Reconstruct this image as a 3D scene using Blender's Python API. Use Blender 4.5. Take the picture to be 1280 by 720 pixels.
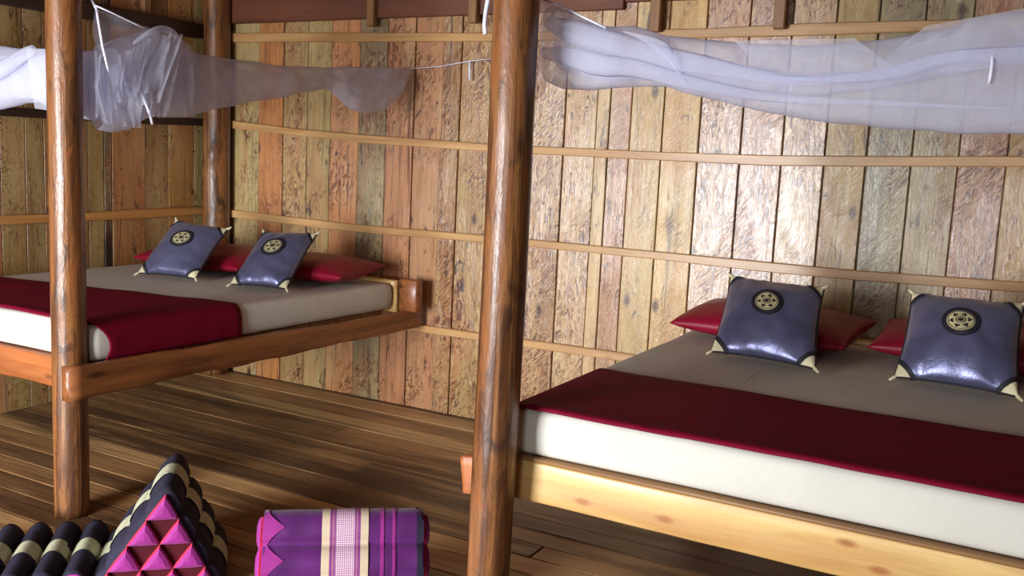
import bpy, bmesh, math, random
from mathutils import Vector, Matrix, noise
random.seed(11)
PI = math.pi
for o in list(bpy.data.objects):
    bpy.data.objects.remove(o)
scene = bpy.context.scene
COL = scene.collection
V = Vector

# ------------------------------------------------------------------ camera
cam_d = bpy.data.cameras.new('camera')
cam = bpy.data.objects.new('camera', cam_d)
COL.objects.link(cam)
R_ = V((0.87453733, 0.48262201, 0.04754436))
U_ = V((-0.10639756, 0.09529564, 0.98974658))
W_ = V((-0.47314271, 0.87062893, -0.1346894))
cam.matrix_world = Matrix(((R_.x, U_.x, -W_.x, 0), (R_.y, U_.y, -W_.y, 0), (R_.z, U_.z, -W_.z, 1.5), (0, 0, 0, 1)))
cam_d.sensor_width = 36
cam_d.lens = 36 * 1174.4 / 1280
cam_d.clip_start = 0.05
scene.camera = cam

# ------------------------------------------------------------------ light
world = bpy.data.worlds.new('daylight')
scene.world = world
world.use_nodes = True
bg = world.node_tree.nodes['Background']
bg.inputs[0].default_value = (0.75, 0.86, 1.0, 1)
bg.inputs[1].default_value = 1.0

def area(name, x0, x1, z0, z1, y, power, color, tilt=0.28, spread=2.0):
    d = bpy.data.lights.new(name, 'AREA')
    d.shape = 'RECTANGLE'
    d.size = x1 - x0
    d.size_y = z1 - z0
    d.energy = power
    d.color = color
    o = bpy.data.objects.new(name, d)
    COL.objects.link(o)
    o.location = ((x0 + x1) / 2, y, (z0 + z1) / 2)
    o.rotation_euler = (PI / 2 - tilt, 0, 0)   # shines towards +Y, into the room, a little downwards
    d.spread = spread
    return o
DOOR = (-3.75, -2.05, 0.05, 2.0)
WIN = (-0.75, 0.15, 0.85, 2.05)
FY = -2.0
area('door_daylight', *DOOR, FY - 0.02, 215, (0.93, 0.965, 1.0))
area('window_daylight', *WIN, FY - 0.02, 14, (0.93, 0.965, 1.0))
scene.view_settings.view_transform = 'Standard'
scene.view_settings.look = 'None'
scene.view_settings.gamma = 1
scene.view_settings.use_curve_mapping = False
scene.view_settings.exposure = 0.08

# ------------------------------------------------------------------ helpers
def lin(r, g=None, b=None):
    if g is None:
        r, g, b = r
    f = lambda c: (c / 12.92 if c <= 0.04045 else ((c + 0.055) / 1.055) ** 2.4)
    return (f(r / 255), f(g / 255), f(b / 255))

class NT:
    def __init__(s, name):
        s.m = bpy.data.materials.new(name)
        s.m.use_nodes = True
        s.t = s.m.node_tree
        s.b = s.t.nodes['Principled BSDF']
        s.out = s.t.nodes['Material Output']
    def n(s, typ, **kw):
        nd = s.t.nodes.new(typ)
        for k, v in kw.items():
            setattr(nd, k, v)
        return nd
    def l(s, a, b):
        s.t.links.new(a, b)
    def val(s, sock, v):
        if hasattr(v, 'is_output'):
            s.l(v, sock)
        else:
            sock.default_value = v
    def math(s, op, a, b=None, c=None, clamp=False):
        nd = s.n('ShaderNodeMath', operation=op, use_clamp=clamp)
        s.val(nd.inputs[0], a)
        if b is not None: s.val(nd.inputs[1], b)
        if c is not None: s.val(nd.inputs[2], c)
        return nd.outputs[0]
    def coord(s, which='Object', scale=(1, 1, 1), rot=(0, 0, 0), off=None):
        tc = s.n('ShaderNodeTexCoord')
        src = tc.outputs[which]
        if off is not None:
            cx = s.n('ShaderNodeCombineXYZ')
            for i in range(3): s.val(cx.inputs[i], off)
            va = s.n('ShaderNodeVectorMath', operation='ADD')
            s.l(src, va.inputs[0]); s.l(cx.outputs[0], va.inputs[1])
            src = va.outputs[0]
        if any(rot):
            m0 = s.n('ShaderNodeMapping')
            m0.inputs['Rotation'].default_value = rot
            s.l(src, m0.inputs[0])
            src = m0.outputs[0]
        mp = s.n('ShaderNodeMapping')
        mp.inputs['Scale'].default_value = scale
        s.l(src, mp.inputs[0])
        return mp.outputs[0]
    def noise(s, vec, scale=5, detail=4, rough=0.55, dist=0.0):
        nd = s.n('ShaderNodeTexNoise')
        s.l(vec, nd.inputs['Vector'])
        nd.inputs['Scale'].default_value = scale
        nd.inputs['Detail'].default_value = detail
        nd.inputs['Roughness'].default_value = rough
        nd.inputs['Distortion'].default_value = dist
        return nd.outputs[0]
    def ramp(s, fac, stops):
        nd = s.n('ShaderNodeValToRGB')
        e = nd.color_ramp.elements
        while len(e) < len(stops): e.new(0.5)
        for i, (p, c) in enumerate(stops):
            e[i].position = p
            e[i].color = (c, c, c, 1) if isinstance(c, (int, float)) else (*c, 1)
        s.l(fac, nd.inputs[0])
        return nd.outputs[0]
    def mix(s, fac, a, b, mode='MIX'):
        nd = s.n('ShaderNodeMix', data_type='RGBA', blend_type=mode)
        s.val(nd.inputs[0], fac)
        for sk, v in ((nd.inputs[6], a), (nd.inputs[7], b)):
            if hasattr(v, 'is_output'): s.l(v, sk)
            else: sk.default_value = (*v, 1)
        return nd.outputs[2]
    def bump(s, h, strength=0.3, dist=0.01):
        nd = s.n('ShaderNodeBump')
        nd.inputs['Strength'].default_value = strength
        nd.inputs['Distance'].default_value = dist
        s.l(h, nd.inputs['Height'])
        s.l(nd.outputs[0], s.b.inputs['Normal'])
    def set(s, **kw):
        names = dict(color='Base Color', rough='Roughness', metal='Metallic', spec='Specular IOR Level', sheen='Sheen Weight',
                     coat='Coat Weight', coat_rough='Coat Roughness')
        for k, v in kw.items():
            sk = s.b.inputs[names[k]]
            if k == 'color' and isinstance(v, tuple): v = (*v, 1)
            s.val(sk, v)

# ---- materials
def mat_wall():
    t = NT('rough sawn planks')
    at = t.n('ShaderNodeAttribute', attribute_name='col')
    seed = t.math('MULTIPLY', at.outputs['Alpha'], 37.0)
    g = t.noise(t.coord(scale=(34, 34, 1.6), off=seed), 1.0, 5, 0.6, 0.5)          # long grain
    grain = t.ramp(g, [(0.25, 0.62), (0.5, 1.0), (0.75, 1.18)])
    c = t.mix(1.0, at.outputs['Color'], grain, 'MULTIPLY')
    # colour drift inside one plank
    dr = t.noise(t.coord(scale=(7, 7, 1.3), off=seed), 1.0, 3, 0.5, 0.6)
    c = t.mix(t.ramp(dr, [(0.45, 0.0), (0.7, 0.5)]), c, lin(168, 104, 66))
    dr2 = t.noise(t.coord(scale=(5, 5, 1.1), off=t.math('ADD', seed, 9.1)), 1.0, 3, 0.5, 0.3)
    c = t.mix(t.ramp(dr2, [(0.5, 0.0), (0.75, 0.5)]), c, lin(200, 176, 126))
    # bark and saw scars, some slanting, some along the grain; each plank has its own wear
    we = t.n('ShaderNodeAttribute', attribute_name='wear').outputs['Fac']
    rowd = t.math('FRACT', t.math('MULTIPLY', at.outputs['Alpha'], 91.7))
    d1 = t.noise(t.coord(scale=(15, 34, 60), rot=(0, 0.88, 0), off=seed), 1.0, 6, 0.68, 1.8)
    d2 = t.noise(t.coord(scale=(44, 44, 15), off=seed), 1.0, 6, 0.68, 1.6)
    pick = t.noise(t.coord(scale=(5, 5, 2.6), off=t.math('ADD', seed, 31.0)), 1.0, 2, 0.5)
    dm = t.n('ShaderNodeMix')
    t.l(t.ramp(pick, [(0.44, 0.0), (0.56, 1.0)]), dm.inputs[0]); t.l(d1, dm.inputs[2]); t.l(d2, dm.inputs[3])
    d = dm.outputs[0]
    amt = t.noise(t.coord(scale=(6, 6, 3.4), off=t.math('ADD', seed, 4.3)), 1.0, 4, 0.65, 0.6)
    amt2 = t.math('ADD', amt, t.math('MULTIPLY_ADD', we, 0.30, -0.17))
    sc = t.math('MULTIPLY', t.ramp(d, [(0.49, 0.0), (0.56, 1.0)]), t.ramp(amt2, [(0.42, 0.0), (0.60, 1.0)]))
    c = t.mix(sc, c, lin(104, 56, 34))
    pale = t.math('MULTIPLY', t.ramp(d, [(0.36, 1.0), (0.46, 0.0)]), t.ramp(amt2, [(0.46, 0.0), (0.62, 0.5)]))
    c = t.mix(pale, c, lin(210, 182, 138))
    st = t.noise(t.coord(scale=(24, 24, 1.1), off=t.math('ADD', seed, 13.0)), 1.0, 4, 0.65, 1.5)
    c = t.mix(t.ramp(st, [(0.59, 0.0), (0.68, 0.75)]), c, lin(78, 46, 32))
    dk = t.noise(t.coord(scale=(14, 14, 4.6), off=t.math('ADD', seed, 21.0)), 1.0, 5, 0.65, 1.4)
    c = t.mix(t.ramp(dk, [(0.61, 0.0), (0.67, 0.85)]), c, lin(58, 40, 36))
    vo = t.n('ShaderNodeTexVoronoi', feature='F1')
    t.l(t.coord(scale=(5.0, 5.0, 2.6), off=seed), vo.inputs['Vector'])
    vo.inputs['Scale'].default_value = 1.0
    c = t.mix(t.ramp(vo.outputs['Distance'], [(0.05, 0.9), (0.13, 0.0)]), c, lin(66, 36, 24))
    t.set(color=c, spec=0.5)
    r = t.noise(t.coord(scale=(9, 9, 3), off=seed), 1.0, 3)
    t.set(rough=t.ramp(r, [(0.3, 0.26), (0.7, 0.45)]), coat=t.ramp(we, [(0.3, 0.3), (0.85, 1.0)]), coat_rough=0.16)
    h = t.math('ADD', t.math('MULTIPLY', g, 0.6), t.math('MULTIPLY', d, 0.8))
    t.bump(h, 0.5, 0.006)
    t.l(t.b.inputs['Normal'].links[0].from_socket, t.b.inputs['Coat Normal'])
    return t.m

def mat_floor():
    t = NT('worn floor boards')
    at = t.n('ShaderNodeAttribute', attribute_name='col')
    seed = t.math('MULTIPLY', at.outputs['Alpha'], 37.0)
    g = t.noise(t.coord(scale=(1.3, 38, 38), off=seed), 1.0, 5, 0.62, 0.6)
    c = t.mix(1.0, at.outputs['Color'], t.ramp(g, [(0.25, 0.5), (0.5, 1.0), (0.78, 1.35)]), 'MULTIPLY')
    st = t.noise(t.coord(scale=(1.0, 9, 9), off=t.math('ADD', seed, 3.0)), 1.0, 4, 0.6, 0.5)
    c = t.mix(t.ramp(st, [(0.5, 0.0), (0.68, 0.75)]), c, lin(62, 40, 28))
    c = t.mix(t.ramp(st, [(0.3, 0.6), (0.45, 0.0)]), c, lin(190, 148, 100))
    t.set(color=c, spec=0.45)
    r = t.noise(t.coord(scale=(2, 14, 14), off=seed), 1.0, 3)
    t.set(rough=t.ramp(r, [(0.3, 0.32), (0.7, 0.55)]))
    t.bump(g, 0.5, 0.004)
    return t.m

def mat_wood(name, base, dark, light, axis='z', rough=0.3, scale=30, coat=0.0, bump=0.3, knots=0.0, streak=0.6):
    t = NT(name)
    sc = {'x': (1.4, scale, scale), 'y': (scale, 1.4, scale), 'z': (scale, scale, 1.4)}[axis]
    sc2 = {'x': (0.9, 7, 7), 'y': (7, 0.9, 7), 'z': (7, 7, 0.9)}[axis]
    g = t.noise(t.coord(scale=sc), 1.0, 5, 0.6, 0.6)
    w = t.noise(t.coord(scale=sc2), 1.0, 4, 0.6, 0.8)
    c = t.mix(t.ramp(g, [(0.35, 0.0), (0.7, 1.0)]), base, light)
    c = t.mix(t.math('MULTIPLY', t.ramp(w, [(0.42, 0.0), (0.7, 1.0)]), streak), c, dark)
    if knots:
        vo = t.n('ShaderNodeTexVoronoi', feature='F1')
        ks = {'x': (4.5, 11, 11), 'y': (9, 2.6, 9), 'z': (9, 9, 2.6)}[axis]
        t.l(t.coord(scale=ks), vo.inputs['Vector'])
        vo.inputs['Scale'].default_value = 1.0
        c = t.mix(t.math('MULTIPLY', t.ramp(vo.outputs['Distance'], [(0.06, 1.0), (0.16, 0.0)]), knots), c, dark)
    t.set(color=c, rough=rough, coat=coat, coat_rough=0.18)
    t.bump(g, bump, 0.003)
    return t.m

def mat_post(name, tint=1.0):
    t = NT(name)
    g = t.noise(t.coord(scale=(30, 30, 1.8)), 1.0, 5, 0.62, 0.9)
    w = t.noise(t.coord(scale=(9, 9, 0.9)), 1.0, 4, 0.6, 1.0)
    q = t.noise(t.coord(scale=(14, 14, 5)), 1.0, 4, 0.6, 0.8)
    c = t.mix(t.ramp(w, [(0.35, 0.0), (0.65, 1.0)]), lin(124, 74, 38), lin(150, 102, 58))
    c = t.mix(t.ramp(g, [(0.42, 0.0), (0.62, 0.85)]), c, lin(70, 40, 24))
    c = t.mix(t.ramp(q, [(0.52, 0.0), (0.66, 0.85)]), c, lin(58, 34, 22))
    c = t.mix(t.ramp(q, [(0.3, 0.6), (0.42, 0.0)]), c, lin(156, 88, 48))
    vo = t.n('ShaderNodeTexVoronoi', feature='F1')
    t.l(t.coord(scale=(9, 9, 2.6)), vo.inputs['Vector'])
    vo.inputs['Scale'].default_value = 1.0
    c = t.mix(t.ramp(vo.outputs['Distance'], [(0.05, 0.8), (0.16, 0.0)]), c, lin(60, 34, 22))
    t.set(color=c, rough=t.ramp(q, [(0.3, 0.27), (0.7, 0.5)]), spec=0.42, coat=0.2, coat_rough=0.15)
    t.bump(t.math('ADD', g, t.math('MULTIPLY', q, 1.2)), 0.55, 0.006)
    t.l(t.b.inputs['Normal'].links[0].from_socket, t.b.inputs['Coat Normal'])
    return t.m

def mat_cloth(name, color, rough=0.85, weave=420, var=0.12, bump=0.15, sheen=0.0, metal=0.0, fold=0.0, spec=0.2):
    t = NT(name)
    n = t.noise(t.coord(scale=(1, 1, 1)), 9, 3)
    c = t.mix(1.0, color, t.ramp(n, [(0.3, 1 - var), (0.7, 1 + var)]), 'MULTIPLY')
    wv = t.noise(t.coord(scale=(1, 1, 1)), weave, 2)
    h = wv
    if fold:
        h = t.math('ADD', t.math('MULTIPLY', wv, 0.15), t.math('MULTIPLY', t.noise(t.coord(scale=(1, 1, 1)), 14, 3, 0.5, 0.8), fold))
    t.set(color=c, rough=rough, sheen=sheen, metal=metal, spec=spec)
    t.bump(h, bump, 0.006)
    return t.m

def mat_net():
    t = NT('mosquito netting')
    t.t.nodes.remove(t.b)
    tr = t.n('ShaderNodeBsdfTransparent')
    df = t.n('ShaderNodeBsdfDiffuse'); df.inputs[0].default_value = (*lin(232, 234, 250), 1)
    tl = t.n('ShaderNodeBsdfTranslucent'); tl.inputs[0].default_value = (*lin(226, 228, 250), 1)
    m1 = t.n('ShaderNodeMixShader'); m1.inputs[0].default_value = 0.4
    t.l(df.outputs[0], m1.inputs[1]); t.l(tl.outputs[0], m1.inputs[2])
    lw = t.n('ShaderNodeLayerWeight'); lw.inputs[0].default_value = 0.35
    n = t.noise(t.coord(scale=(1, 1, 1)), 5, 3)
    dens = t.math('ADD', t.math('MULTIPLY', lw.outputs['Facing'], 0.45), t.ramp(n, [(0.3, 0.24), (0.7, 0.46)]), clamp=True)
    m2 = t.n('ShaderNodeMixShader')
    t.l(dens, m2.inputs[0]); t.l(tr.outputs[0], m2.inputs[1]); t.l(m1.outputs[0], m2.inputs[2])
    t.l(m2.outputs[0], t.out.inputs[0])
    return t.m

def mat_brocade(name, kind):
    """band cloth; local Y runs along the cushion, UV u = across the band 0..1, v = around"""
    t = NT(name)
    uv = t.n('ShaderNodeTexCoord').outputs['UV']
    sp = t.n('ShaderNodeSeparateXYZ'); t.l(uv, sp.inputs[0])
    u, v = sp.outputs[0], sp.outputs[1]
    if kind == 'cream':
        w = t.math('SINE', t.math('MULTIPLY', u, 38.0))
        c = t.mix(t.ramp(t.math('MULTIPLY_ADD', w, 0.5, 0.5), [(0.3, 0.0), (0.8, 1.0)]), lin(156, 156, 128), lin(196, 194, 166))
        n = t.noise(t.coord(scale=(1, 1, 1)), 60, 2)
        c = t.mix(t.ramp(n, [(0.55, 0.0), (0.7, 0.6)]), c, lin(128, 124, 92))
    else:
        # cream stripes on both edges, a pale lozenge lattice on purple in the middle
        a = t.math('ABSOLUTE', t.math('SUBTRACT', u, 0.5))
        edge = t.math('GREATER_THAN', a, 0.33)
        p = t.math('SINE', t.math('MULTIPLY', t.math('ADD', t.math('MULTIPLY', u, 70.0), t.math('MULTIPLY', v, 520.0)), 1.0))
        q = t.math('SINE', t.math('MULTIPLY', t.math('SUBTRACT', t.math('MULTIPLY', u, 70.0), t.math('MULTIPLY', v, 520.0)), 1.0))
        lat = t.math('GREATER_THAN', t.math('MULTIPLY', p, q), -0.1)
        mid = t.math('LESS_THAN', a, 0.2)
        lat = t.math('MULTIPLY', lat, mid)
        c = t.mix(lat, lin(124, 52, 116), lin(214, 188, 196))
        gold = t.math('MULTIPLY', t.math('GREATER_THAN', a, 0.24), t.math('LESS_THAN', a, 0.27))
        c = t.mix(gold, c, lin(160, 104, 120))
        c = t.mix(edge, c, lin(192, 172, 146))
    t.set(color=c, rough=0.6)
    t.bump(t.noise(t.coord(scale=(1, 1, 1)), 300, 2), 0.2, 0.004)
    return t.m

def mat_plain(name, color, rough=0.6, metal=0.0):
    t = NT(name)
    n = t.noise(t.coord(scale=(1, 1, 1)), 40, 2)
    t.set(color=t.mix(1.0, color, t.ramp(n, [(0.3, 0.85), (0.7, 1.12)]), 'MULTIPLY'), rough=rough, metal=metal)
    return t.m

def mat_satin():
    t = NT('grey lilac satin')
    n = t.noise(t.coord(scale=(1, 1, 1)), 7, 3, 0.5, 0.5)
    c = t.mix(t.ramp(n, [(0.3, 0.0), (0.7, 1.0)]), lin(92, 93, 124), lin(114, 115, 150))
    t.set(color=c, rough=0.3, metal=0.5, sheen=0.1)
    h = t.math('ADD', t.math('MULTIPLY', t.noise(t.coord(scale=(90, 90, 420)), 1.0, 2), 0.25),
               t.noise(t.coord(scale=(1, 1, 1)), 26, 3, 0.55, 1.2))
    t.bump(h, 0.22, 0.006)
    return t.m

M = dict(
    wall=mat_wall(), floor=mat_floor(),
    post=mat_post('varnished log'),
    rail=mat_wood('varnished rail', lin(138, 78, 40), lin(54, 30, 18), lin(168, 104, 58), 'y', 0.42, 24, 0.15, 0.6, 0.8, 0.85),
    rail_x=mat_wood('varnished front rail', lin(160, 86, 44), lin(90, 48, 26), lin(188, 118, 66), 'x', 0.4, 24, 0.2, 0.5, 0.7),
    pine=mat_wood('pale pine', lin(208, 166, 98), lin(160, 96, 46), lin(226, 192, 126), 'x', 0.42, 20, 0.15, 0.25, 0.9, 0.6),
    batten=mat_wood('batten strip', lin(186, 138, 86), lin(120, 80, 44), lin(208, 166, 112), 'x', 0.4, 30, 0.1, 0.3, 0.4, 0.5),
    batten_y=mat_wood('batten strip along', lin(176, 120, 62), lin(120, 78, 40), lin(196, 142, 84), 'y', 0.45, 30, 0, 0.3, 0.4, 0.5),
    darkwood=mat_wood('dark red board', lin(104, 56, 36), lin(60, 32, 22), lin(126, 72, 48), 'x', 0.55, 20, 0, 0.3, 0.3),
    beam=mat_wood('dark beam', lin(48, 30, 22), lin(28, 18, 14), lin(62, 40, 28), 'y', 0.6, 20, 0, 0.3, 0.0),
    stud=mat_wood('stud', lin(130, 92, 56), lin(84, 56, 34), lin(150, 108, 68), 'z', 0.5, 30, 0, 0.3, 0.3),
    platform=mat_wood('bed boards', lin(140, 100, 60), lin(96, 64, 38), lin(160, 120, 78), 'x', 0.5, 26, 0, 0.3, 0.3),
    sheet=mat_cloth('grey beige sheet', lin(212, 208, 197), 0.8, 500, 0.04, 0.10, 0, 0, 0.25),
    runner=mat_cloth('crimson runner', lin(114, 12, 40), 0.7, 500, 0.1, 0.14, 0.0, 0, 0.3, 0.08),
    pillow=mat_cloth('crimson pillow', lin(134, 14, 42), 0.42, 400, 0.08, 0.16, 0.0, 0, 0.5, 0.3),
    satin=mat_satin(),
    black=mat_plain('black cloth', lin(26, 24, 34), 0.7),
    cream=mat_cloth('cream embroidery', lin(214, 204, 168), 0.6, 160, 0.25, 0.5),
    medal=mat_cloth('medallion gold thread', lin(196, 184, 140), 0.5, 200, 0.25, 0.4),
    net=mat_net(),
    cord=mat_plain('white cord', lin(226, 226, 240), 0.7),
    indigo=mat_cloth('dark indigo cotton', lin(42, 38, 54), 0.85, 300, 0.2, 0.3),
    violet=mat_cloth('violet cotton', lin(82, 26, 90), 0.5, 300, 0.25, 0.3, 0.15, 0, 0.3),
    magenta=mat_cloth('magenta cotton', lin(138, 38, 118), 0.65, 260, 0.15, 0.3, 0.1),
    red=mat_cloth('red cotton', lin(206, 44, 72), 0.65, 260, 0.12, 0.3),
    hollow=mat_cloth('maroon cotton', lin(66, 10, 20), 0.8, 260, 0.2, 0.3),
    band=mat_brocade('cream brocade band', 'cream'),
    brocade=mat_brocade('pink brocade band', 'lattice'),
)

# ---- objects
ORG = {}
def origin(o):
    p = V((0, 0, 0))
    while o is not None:
        p = p + o.location
        o = o.parent
    return p
def tag(o, label=None, cat=None, group=None, kind=None):
    if label: o['label'] = label
    if cat: o['category'] = cat
    if group: o['group'] = group
    if kind: o['kind'] = kind
    return o
def thing(name, label, cat, loc, group=None):
    o = bpy.data.objects.new(name, None)
    o.empty_display_size = 0.1
    COL.objects.link(o)
    o.location = loc
    return tag(o, label, cat, group)
def obj(name, bm, mats, parent=None, smooth=True, base=None, recalc=True):
    """bm is in world coordinates; becomes ONE mesh object"""
    if recalc:
        bmesh.ops.recalc_face_normals(bm, faces=bm.faces)
    me = bpy.data.meshes.new(name)
    o = bpy.data.objects.new(name, me)
    COL.objects.link(o)
    org = V((0, 0, 0))
    if parent is not None:
        o.parent = parent
        org = origin(parent)
    elif base is not None:
        o.location = base
        org = V(base)
    bmesh.ops.translate(bm, verts=bm.verts, vec=-org)
    bm.to_mesh(me)
    bm.free()
    for m in (mats if isinstance(mats, (list, tuple)) else [mats]):
        me.materials.append(m)
    if smooth:
        for p in me.polygons: p.use_smooth = True
    return o
def struct(name, bm, mats, smooth=False, base=None):
    return tag(obj(name, bm, mats, None, smooth, base), kind='structure')

def box(bm, x0, x1, y0, y1, z0, z1, bevel=0.0, mi=0):
    before = set(bm.faces)
    r = bmesh.ops.create_cube(bm, size=1.0)
    for v in r['verts']:
        v.co = V(((x0 + x1) / 2 + v.co.x * (x1 - x0), (y0 + y1) / 2 + v.co.y * (y1 - y0), (z0 + z1) / 2 + v.co.z * (z1 - z0)))
    fs = set(f for v in r['verts'] for f in v.link_faces)
    if bevel:
        es = set(e for f in fs for e in f.edges)
        bmesh.ops.bevel(bm, geom=list(es), offset=bevel, segments=1, affect='EDGES', profile=0.5)
        fs = set(bm.faces) - before
    for f in fs:
        if f.is_valid: f.material_index = mi
    return fs
def grid(bm, fn, nu, nv, closed_u=False, closed_v=False, mi=0, uv=False):
    vs = [[bm.verts.new(fn(i / nu, j / nv)) for j in range(nv if closed_v else nv + 1)] for i in range(nu if closed_u else nu + 1)]
    lay = bm.loops.layers.uv.verify() if uv else None
    out = []
    for i in range(nu):
        for j in range(nv):
            a, b = i, (i + 1) % len(vs)
            c, d = j, (j + 1) % len(vs[0])
            f = bm.faces.new((vs[a][c], vs[b][c], vs[b][d], vs[a][d]))
            f.material_index = mi
            if uv:
                for lp, (uu, vv) in zip(f.loops, ((i, j), (i + 1, j), (i + 1, j + 1), (i, j + 1))):
                    lp[lay].uv = (uu / nu, vv / nv)
            out.append(f)
    return vs
def tube(bm, pts, r, n=8, mi=0):
    pts = [V(p) for p in pts]
    rings = []
    for i, p in enumerate(pts):
        t = (pts[min(i + 1, len(pts) - 1)] - pts[max(i - 1, 0)]).normalized()
        a = t.cross(V((0.3, 0.2, 1)) if abs(t.z) < 0.9 else V((1, 0, 0))).normalized()
        b = t.cross(a)
        rr = r(i / (len(pts) - 1)) if callable(r) else r
        rings.append([bm.verts.new(p + a * rr * math.cos(k * 2 * PI / n) + b * rr * math.sin(k * 2 * PI / n)) for k in range(n)])
    for A, B in zip(rings, rings[1:]):
        for k in range(n):
            bm.faces.new((A[k], A[(k + 1) % n], B[(k + 1) % n], B[k])).material_index = mi
    bm.faces.new(list(reversed(rings[0]))).material_index = mi
    bm.faces.new(rings[-1]).material_index = mi
def beam(p0, p1, wid, hei, rough=0.004, bev=0.008, seg=24, taper=1.0, seed=0.0):
    """rough hewn beam from p0 to p1 (centre line), horizontal width wid, vertical height hei"""
    bm = bmesh.new()
    p0, p1 = V(p0), V(p1)
    d = (p1 - p0); L = d.length; t = d.normalized()
    s = t.cross(V((0, 0, 1))).normalized(); u = s.cross(t)
    prof = []
    w, h = wid / 2, hei / 2
    for (cx, cz, a0) in ((w - bev, h - bev, 0), (-w + bev, h - bev, PI / 2), (-w + bev, -h + bev, PI), (w - bev, -h + bev, 1.5 * PI)):
        for k in range(3):
            a = a0 + k * PI / 4
            prof.append((cx + bev * math.cos(a), cz + bev * math.sin(a)))
    # extra points along each side
    full = []
    for i in range(len(prof)):
        a, b = prof[i], prof[(i + 1) % len(prof)]
        full.append(a)
        if (V(a) - V(b)).length > 0.03:
            for k in (1, 2, 3):
                full.append((a[0] + (b[0] - a[0]) * k / 4, a[1] + (b[1] - a[1]) * k / 4))
    rings = []
    for i in range(seg + 1):
        f = i / seg
        k = 1 + (taper - 1) * f
        ring = []
        for (x, z) in full:
            q = p0 + t * L * f + s * x * k + u * z * k
            nn = noise.noise(V((q.x * 6 + seed, q.y * 6, q.z * 14))) * rough
            nn += noise.noise(V((q.x * 1.7, q.y * 1.7 + seed, 3.3))) * rough
            ring.append(bm.verts.new(q + (s * (1 if x > 0 else -1) + u * (1 if z > 0 else -1)) * nn))
        rings.append(ring)
    n = len(full)
    for A, B in zip(rings, rings[1:]):
        for k in range(n):
            bm.faces.new((A[k], A[(k + 1) % n], B[(k + 1) % n], B[k]))
    bm.faces.new(list(reversed(rings[0]))); bm.faces.new(rings[-1])
    return bm

def paint(bm, faces, layer, rgb, seed, wear=0.5):
    wl = bm.loops.layers.float_color.get('wear')
    for f in faces:
        if f.is_valid:
            for lp in f.loops:
                lp[layer] = (*rgb, seed)
                if wl: lp[wl] = (wear, wear, wear, 1)

# ================================================================== STRUCTURE
YW, XL, XR, ZT = 4.56, -4.787, 2.6, 2.85
# floor boards run along X
bm = bmesh.new(); lay = bm.loops.layers.float_color.new('col')
y = FY - 0.1
tones = [(192, 150, 100), (120, 86, 56), (206, 166, 112), (160, 118, 76), (96, 70, 48), (196, 154, 104), (168, 126, 82), (130, 96, 62)]
k = 0
box_f = box(bm, XL - .1, XR + .1, FY - .1, YW + .1, -0.06, -0.03); paint(bm, box_f, lay, lin(20, 14, 10), 0)
while y < YW + 0.08:
    w = random.uniform(0.10, 0.19)
    x = XL - 0.1
    cuts = [x, random.uniform(-3.2, 0.5), XR + 0.1] if random.random() < 0.35 else [x, XR + 0.1]
    for a, b in zip(cuts, cuts[1:]):
        c = tones[random.randrange(len(tones))]
        dz = random.uniform(-0.003, 0.003)
        fs = box(bm, a + 0.0015, b - 0.0015, y + 0.002, y + w - 0.002, -0.03, dz - 0.001, 0.004)
        paint(bm, fs, lay, lin(c), random.random())
    y += w
struct('floor', bm, M['floor'])

def plank_wall(name, seams, cols, along, at, z0, z1, thick, outward, wear=()):
    """vertical planks; along 'x' (wall plane y=at) or 'y' (wall plane x=at); outward = sign pointing away from the room"""
    bm = bmesh.new(); bm.loops.layers.float_color.new('col'); bm.loops.layers.float_color.new('wear')
    lay = bm.loops.layers.float_color['col']
    for i, ((a, b), c) in enumerate(zip(zip(seams, seams[1:]), cols)):
        d = random.uniform(0, 0.010 if along == 'x' else 0.003)
        g = random.uniform(0.001, 0.004)
        lo, hi = sorted((at + outward * d, at + outward * (thick + d)))
        if along == 'x': fs = box(bm, a + g, b - g, lo, hi, z0, z1, 0.003)
        else: fs = box(bm, lo, hi, a + g, b - g, z0, z1, 0.0012)
        paint(bm, fs, lay, lin(c), random.random(), wear[i] if i < len(wear) else random.uniform(0.2, 0.8))
    lo, hi = sorted((at + outward * (thick + 0.012), at + outward * (thick + 0.03)))
    if along == 'x': fs = box(bm, seams[0], seams[-1], lo, hi, z0, z1)
    else: fs = box(bm, lo, hi, seams[0], seams[-1], z0, z1)
    paint(bm, fs, lay, lin(24, 16, 12), 0)
    return struct(name, bm, M['wall'])
seams = [XL - 0.02, -4.633, -4.389, -4.183, -3.985, -3.8, -3.584, -3.382, -3.186, -2.991, -2.872, -2.616, -2.412, -2.213, -2.027, -1.954, -1.834,
         -1.662, -1.47, -1.26, -1.06, -0.862, -0.678, -0.485, -0.296, -0.109]
cols = [(176, 150, 108), (196, 184, 140), (205, 148, 98), (184, 160, 118), (186, 170, 126), (210, 154, 112), (148, 140, 110), (202, 152, 120),
        (198, 156, 124), (168, 136, 98), (180, 156, 112), (178, 156, 118), (188, 158, 124), (204, 178, 148), (212, 190, 154), (184, 144, 114),
        (202, 180, 132), (214, 184, 130), (206, 172, 150), (196, 160, 140), (204, 180, 150), (184, 166, 116), (150, 146, 112), (168, 160, 126), (188, 148, 124)]
extra = [(190, 155, 122), (172, 150, 112), (196, 166, 120), (160, 140, 108)]
while seams[-1] < XR:
    seams.append(seams[-1] + random.uniform(0.17, 0.23)); cols.append(random.choice(extra))
cols = [(r * 0.94, g * 0.88, b * 0.78) for r, g, b in cols]
extra = [(r * 0.95, g * 0.91, b * 0.82) for r, g, b in extra]
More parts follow.
